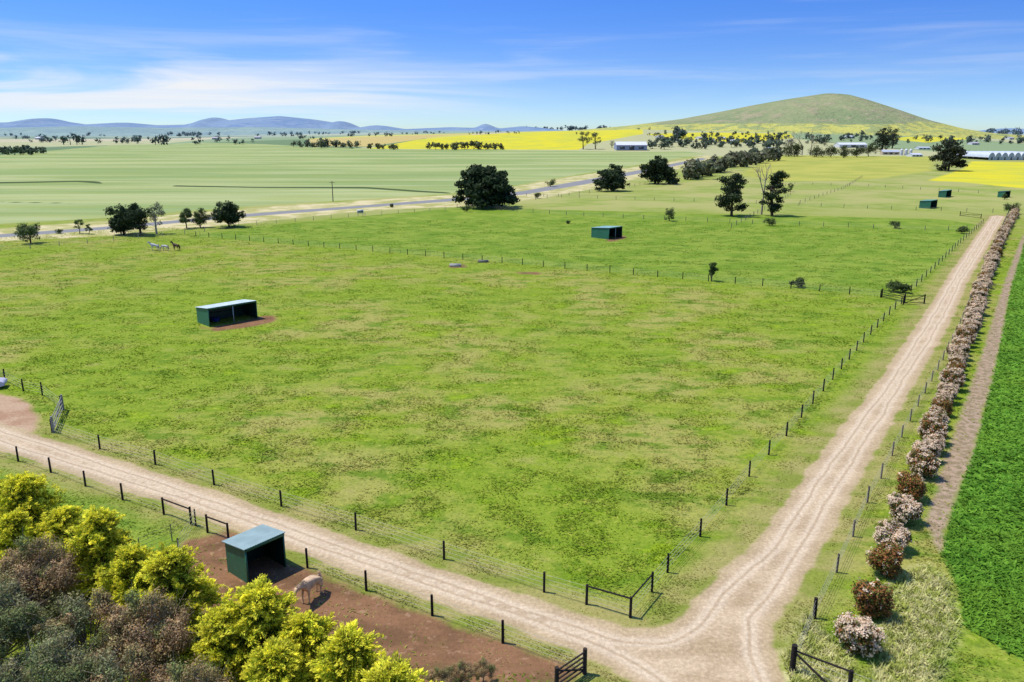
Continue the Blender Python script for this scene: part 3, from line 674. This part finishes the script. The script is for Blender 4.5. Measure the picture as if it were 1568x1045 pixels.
x,y=G(510,309); s=pxm(x,y); b=Buf(); h=31/s; tube(b,(0,0,-.3),(0,0,h),.2,.14,lin(110,100,90),0,8); box(b,(0,0,h-.6),(2.2,.14,.16),lin(110,100,90)); 
for k in(-.9,0,.9): tube(b,(k,0,h-.5),(k,0,h-.25),.07,.05,WH,0,6)
b.obj('utility_pole',[M_wood],(x,y,0))
x,y=G(552,332); s=pxm(x,y); b=Buf()
for k in(-.8,.8): tube(b,(k,.05,-.1),(k,.05,2.2),.06,.06,lin(80,80,80),0,6)
box(b,(0,0,1.7),(2.2,.05,1.3),lin(236,236,236)); box(b,(0,-.03,1.75),(1.8,.02,.7),lin(120,125,130)); b.obj('roadside_sign',[M_paint],(x,y,0),)
def trough(px,py,L,Wd,col):
    x,y=G(px,py); b=Buf()
    for sx_,sy,w,d in [(0,-Wd/2,L,.12),(0,Wd/2,L,.12),(-L/2,0,.12,Wd-.13),(L/2,0,.12,Wd-.13)]: box(b,(sx_,sy,.25),(w,d,.5),col)
    box(b,(0,0,.2),(L-.14,Wd-.14,.36),lin(70,90,100)); b.obj('water_trough',[M_wall],(x,y,0))
trough(697,408,2.2,1.2,lin(200,196,186)); trough(740,402,2.2,.8,lin(130,128,120)); trough(330,492,1.0,.8,lin(40,60,130))

# ---------------------------------------------------------------- horses
def horse(loc,rot,coat,mane,pose='stand',s=1.0):
    e=empty('horse',(loc[0],loc[1],0),rot); e.scale=(s,s,s)
    V=[(-.55,0,1.22),(-.05,0,1.14),(.45,0,1.18)]; Rr=[.28,.31,.29]; E=[(0,1),(1,2)]
    if pose=='stand': nk=[(.72,0,1.42,.19),(.93,0,1.66,.135),(1.08,0,1.84,.105),(1.25,0,1.70,.095),(1.42,0,1.5,.062)]
    elif pose=='low': nk=[(.76,0,1.28,.19),(1.02,0,1.32,.135),(1.24,0,1.36,.105),(1.38,0,1.18,.095),(1.5,0,.95,.062)]
    else: nk=[(.74,0,1.14,.19),(.98,0,.86,.14),(1.16,0,.6,.105),(1.24,0,.38,.09),(1.27,0,.12,.06)]
    pv=2
    ids=[]
    for q in nk: V.append(q[:3]);Rr.append(q[3]);E.append((pv,len(V)-1));pv=len(V)-1;ids.append(pv)
    poll=ids[2]; P=np.array(V[poll])
    for sy in(-1,1):
        V.append(tuple(P+np.array([-.03,sy*.07,.08])));Rr.append(.035);E.append((poll,len(V)-1)); V.append(tuple(P+np.array([-.03,sy*.085,.17])));Rr.append(.014);E.append((len(V)-2,len(V)-1))
    def chain(st,pts):
        p=st
        for q in pts: V.append(q[:3]);Rr.append(q[3]);E.append((p,len(V)-1));p=len(V)-1
    for sy in(-1,1):
        k=.06*sy
        chain(0,[(-.64,sy*.16,1.02,.17),(-.52+k,sy*.19,.80,.115),(-.76+k,sy*.18,.52,.06),(-.71+k,sy*.18,.30,.042),(-.70+k,sy*.18,.13,.046),(-.65+k,sy*.18,.04,.06)])
        chain(2,[(.48,sy*.16,.95,.13),(.46-k,sy*.17,.72,.085),(.49-k,sy*.17,.48,.055),(.47-k,sy*.17,.28,.038),(.46-k,sy*.17,.13,.043),(.51-k,sy*.17,.04,.058)])
    me=bpy.data.meshes.new('body'); me.from_pydata(V,E,[]); o=bpy.data.objects.new('body',me); scene.collection.objects.link(o); o.parent=e
    sk=o.modifiers.new('skin','SKIN'); sk.use_smooth_shade=True
    for i,r in enumerate(Rr):
        me.skin_vertices[0].data[i].radius=(r,r); me.skin_vertices[0].data[i].use_root=(i==0)
    ss=o.modifiers.new('sub','SUBSURF'); ss.levels=2; ss.render_levels=2
    m,nt,out=newmat('horse_coat'); tc=nd(nt,'ShaderNodeTexCoord'); n=noise(nt,tc.outputs['Object'],3,3,.5)
    c=mix(nt,mr(nt,n,.35,.65),lin(*coat),lin(*[v*.86 for v in coat])); sx=nd(nt,'ShaderNodeSeparateXYZ'); nt.links.new(tc.outputs['Object'],sx.inputs[0])
    c=mix(nt,mr(nt,sx.outputs[2],.14,.06),c,lin(60,50,44)); diffuse(nt,out,c,.6,None,.3); me.materials.append(m)
    b=Buf(); mc=np.array(lin(*mane)[:3]); n_=500
    t=rng.random(n_); pts=np.array([V[2]]+[V[i] for i in ids[:3]]); rad=np.array([.28,.19,.135,.105]); tt=.25+t*2.85
    base=np.stack([np.interp(tt,range(4),pts[:,k]) for k in range(3)],1); rr_=np.interp(tt,range(4),rad)
    dn=pts[3]-pts[0]; dn/=np.linalg.norm(dn); upv=np.array([-dn[2],0,dn[0]])
    side=rng.uniform(-.2,1,n_); base=base+upv*(rr_*(1-.25*np.abs(side)))[:,None]+np.array([0,1,0])*(side*rr_*.75)[:,None]
    leaves(b,base,.07,np.tile(mc,(n_,1))*rng.uniform(.8,1.15,(n_,1)),elong=np.tile([-.1,.5,-1.],(n_,1)),asp=.25)
    b.obj('mane',[M_leaf],parent=e)
    b=Buf(); t=rng.random(n_); c=np.stack([-.82-.12*np.sin(t*1.6),rng.normal(0,.035,n_)*(1+t),1.3-t*.9],1); c[:,0]+=rng.normal(0,.035,n_)
    leaves(b,c,.1,np.tile(mc,(n_,1))*rng.uniform(.8,1.15,(n_,1)),elong=np.tile([0,0,-1.],(n_,1)),asp=.2); b.obj('tail',[M_leaf],parent=e)
    return e
horse(G(477,918),math.radians(-112),(244,204,158),(250,230,198),'low',1.1)
horse(G(237,384),math.radians(185),(226,224,220),(230,228,226),'stand',1.15)
horse(G(253,384),math.radians(170),(224,220,212),(230,226,220),'graze',1.0)
horse(G(270,384),math.radians(160),(84,52,36),(40,30,28),'stand',1.15)

# ---------------------------------------------------------------- parked car at the left edge
def car(x,y,rot,col):
    e=empty('parked_car',(x,y,0),rot)
    prof=[(-2.15,.45),(-2.2,.8),(-2.05,1.0),(-1.5,1.08),(-.95,1.45),(.45,1.47),(1.05,1.05),(1.95,.88),(2.2,.7),(2.2,.4),(1.75,.3),(-1.75,.3)]
    b=Buf(); n=len(prof); ins=[.0,.0,.02,.06,.2,.2,.06,.03,.05,.05,0,0]
    v=[(p[0],-.88+i,p[1]) for p,i in zip(prof,ins)]+[(p[0],.88-i,p[1]) for p,i in zip(prof,ins)]
    b.add(v,[[i,(i+1)%n,n+(i+1)%n,n+i] for i in range(n)],col); b.add(v,[list(range(n)),list(range(n,2*n))[::-1]],col)
    b.obj('body',[M_paint],parent=e); g=Buf(); gl=lin(40,48,56)
    g.add([(-1.42,-.7,1.13),(-1.42,.7,1.13),(-1.0,.62,1.42),(-1.0,-.62,1.42)],[[0,1,2,3]],gl)
    g.add([(1.02,-.7,1.1),(1.02,.7,1.1),(.5,.62,1.46),(.5,-.62,1.46)],[[0,1,2,3]],gl)
    for s in(-1,1): g.add([(-1.2,s*.86,1.1),(.9,s*.86,1.08),(.42,s*.72,1.4),(-.85,s*.72,1.4)],[[0,1,2,3]],gl)
    for s in(-.6,.6): box(g,(-2.2,s,.82),(.06,.35,.14),lin(170,20,20))
    g.obj('glass_and_lamps',[M_paint],parent=e); w=Buf()
    for a in(-1.35,1.35):
        for s in(-1,1): tube(w,(a,s*.68,.32),(a,s*.9,.32),.32,.32,lin(30,30,30),0,16); tube(w,(a,s*.9,.32),(a,s*.915,.32),.19,.18,lin(150,150,150),0,12)
    w.obj('wheels',[M_paint],parent=e)
x,y=G(-8,596); car(x-1.2,y,math.radians(20),lin(214,206,214))

# ---------------------------------------------------------------- camera, sun, sky
cam=bpy.data.cameras.new('camera'); co=bpy.data.objects.new('camera',cam); scene.collection.objects.link(co)
co.location=(0,0,CAMH); co.rotation_euler=(math.pi/2-PITCH,0,0); cam.sensor_width=36; cam.lens=28.0; cam.clip_end=60000; cam.clip_start=.5
scene.camera=co
sd=Vector((-.55,.12,1.15)).normalized(); el=math.asin(sd.z)
s=bpy.data.lights.new('sun','SUN'); so=bpy.data.objects.new('sun',s); scene.collection.objects.link(so); s.energy=4.7; s.angle=math.radians(.6); s.color=(1,.945,.85)
so.rotation_euler=(-sd).to_track_quat('-Z','Y').to_euler()
w=bpy.data.worlds.new('World'); scene.world=w; w.use_nodes=True; nt=w.node_tree; nt.nodes.clear()
out=nd(nt,'ShaderNodeOutputWorld'); bg=nd(nt,'ShaderNodeBackground'); nt.links.new(bg.outputs[0],out.inputs[0]); bg.inputs[1].default_value=.15
tc=nd(nt,'ShaderNodeTexCoord'); dirv=tc.outputs['Generated']
sp3=nd(nt,'ShaderNodeSeparateXYZ'); nt.links.new(dirv,sp3.inputs[0])
sky=nd(nt,'ShaderNodeTexSky',sky_type='NISHITA'); sky.sun_disc=False; sky.sun_elevation=el; sky.sun_rotation=math.atan2(sd.x,sd.y); sky.air_density=1.0; sky.dust_density=.6; sky.ozone_density=2.0
mp=nd(nt,'ShaderNodeMapping'); mp.inputs['Scale'].default_value=(1,1,2.6); mp.inputs['Location'].default_value=(0,0,.03); nt.links.new(dirv,mp.inputs[0])
nz=nd(nt,'ShaderNodeVectorMath',operation='NORMALIZE'); nt.links.new(mp.outputs[0],nz.inputs[0]); nt.links.new(nz.outputs[0],sky.inputs[0])
z=sp3.outputs[2]; xx=sp3.outputs[0]
ramp=nd(nt,'ShaderNodeValToRGB'); nt.links.new(mr(nt,z,0,.16),ramp.inputs[0]); ramp.color_ramp.elements[0].color=(.82,.95,1.08,1); ramp.color_ramp.elements[1].color=(.42,.80,1.42,1)
base=mix(nt,1.0,sky.outputs[0],ramp.outputs[0],'MULTIPLY')
def cn(scale,st,det=5,rot=(0,0.05,0),dist=.4):
    m=nd(nt,'ShaderNodeMapping'); m.inputs['Scale'].default_value=st; m.inputs['Rotation'].default_value=rot; nt.links.new(dirv,m.inputs[0]); n=nd(nt,'ShaderNodeTexNoise'); nt.links.new(m.outputs[0],n.inputs['Vector']); n.inputs['Scale'].default_value=scale; n.inputs['Detail'].default_value=det; n.inputs['Roughness'].default_value=.55; n.inputs['Distortion'].default_value=dist; return n.outputs[0]
c1=cn(2.0,(1,1,13),5,(0,.05,0),.8); c2=cn(2.2,(1.0,1.0,12),5,(0,-.12,0),.6); c3=cn(5.0,(1.0,1.0,20),4,(0,-.06,0),.6)
band=math_(nt,'MULTIPLY',mr(nt,z,.0,.03),mr(nt,z,.105,.04)); left=mr(nt,xx,.12,-.38)
f1_=math_(nt,'MULTIPLY',math_(nt,'MULTIPLY',band,left),math_(nt,'ADD',mr(nt,c1,.40,.60),math_(nt,'MULTIPLY',mr(nt,c3,.42,.62),.22)))
f2_=math_(nt,'MULTIPLY',math_(nt,'MULTIPLY',mr(nt,c2,.46,.70),mr(nt,c3,.3,.6)),.22)
f=math_(nt,'MINIMUM',math_(nt,'ADD',math_(nt,'MULTIPLY',f1_,.8),f2_),1.0)
fin=mix(nt,f,base,(5.8,6.0,6.3,1)); nt.links.new(fin,bg.inputs[0])
scene.view_settings.view_transform='Standard'; scene.view_settings.look='None'; scene.view_settings.exposure=0
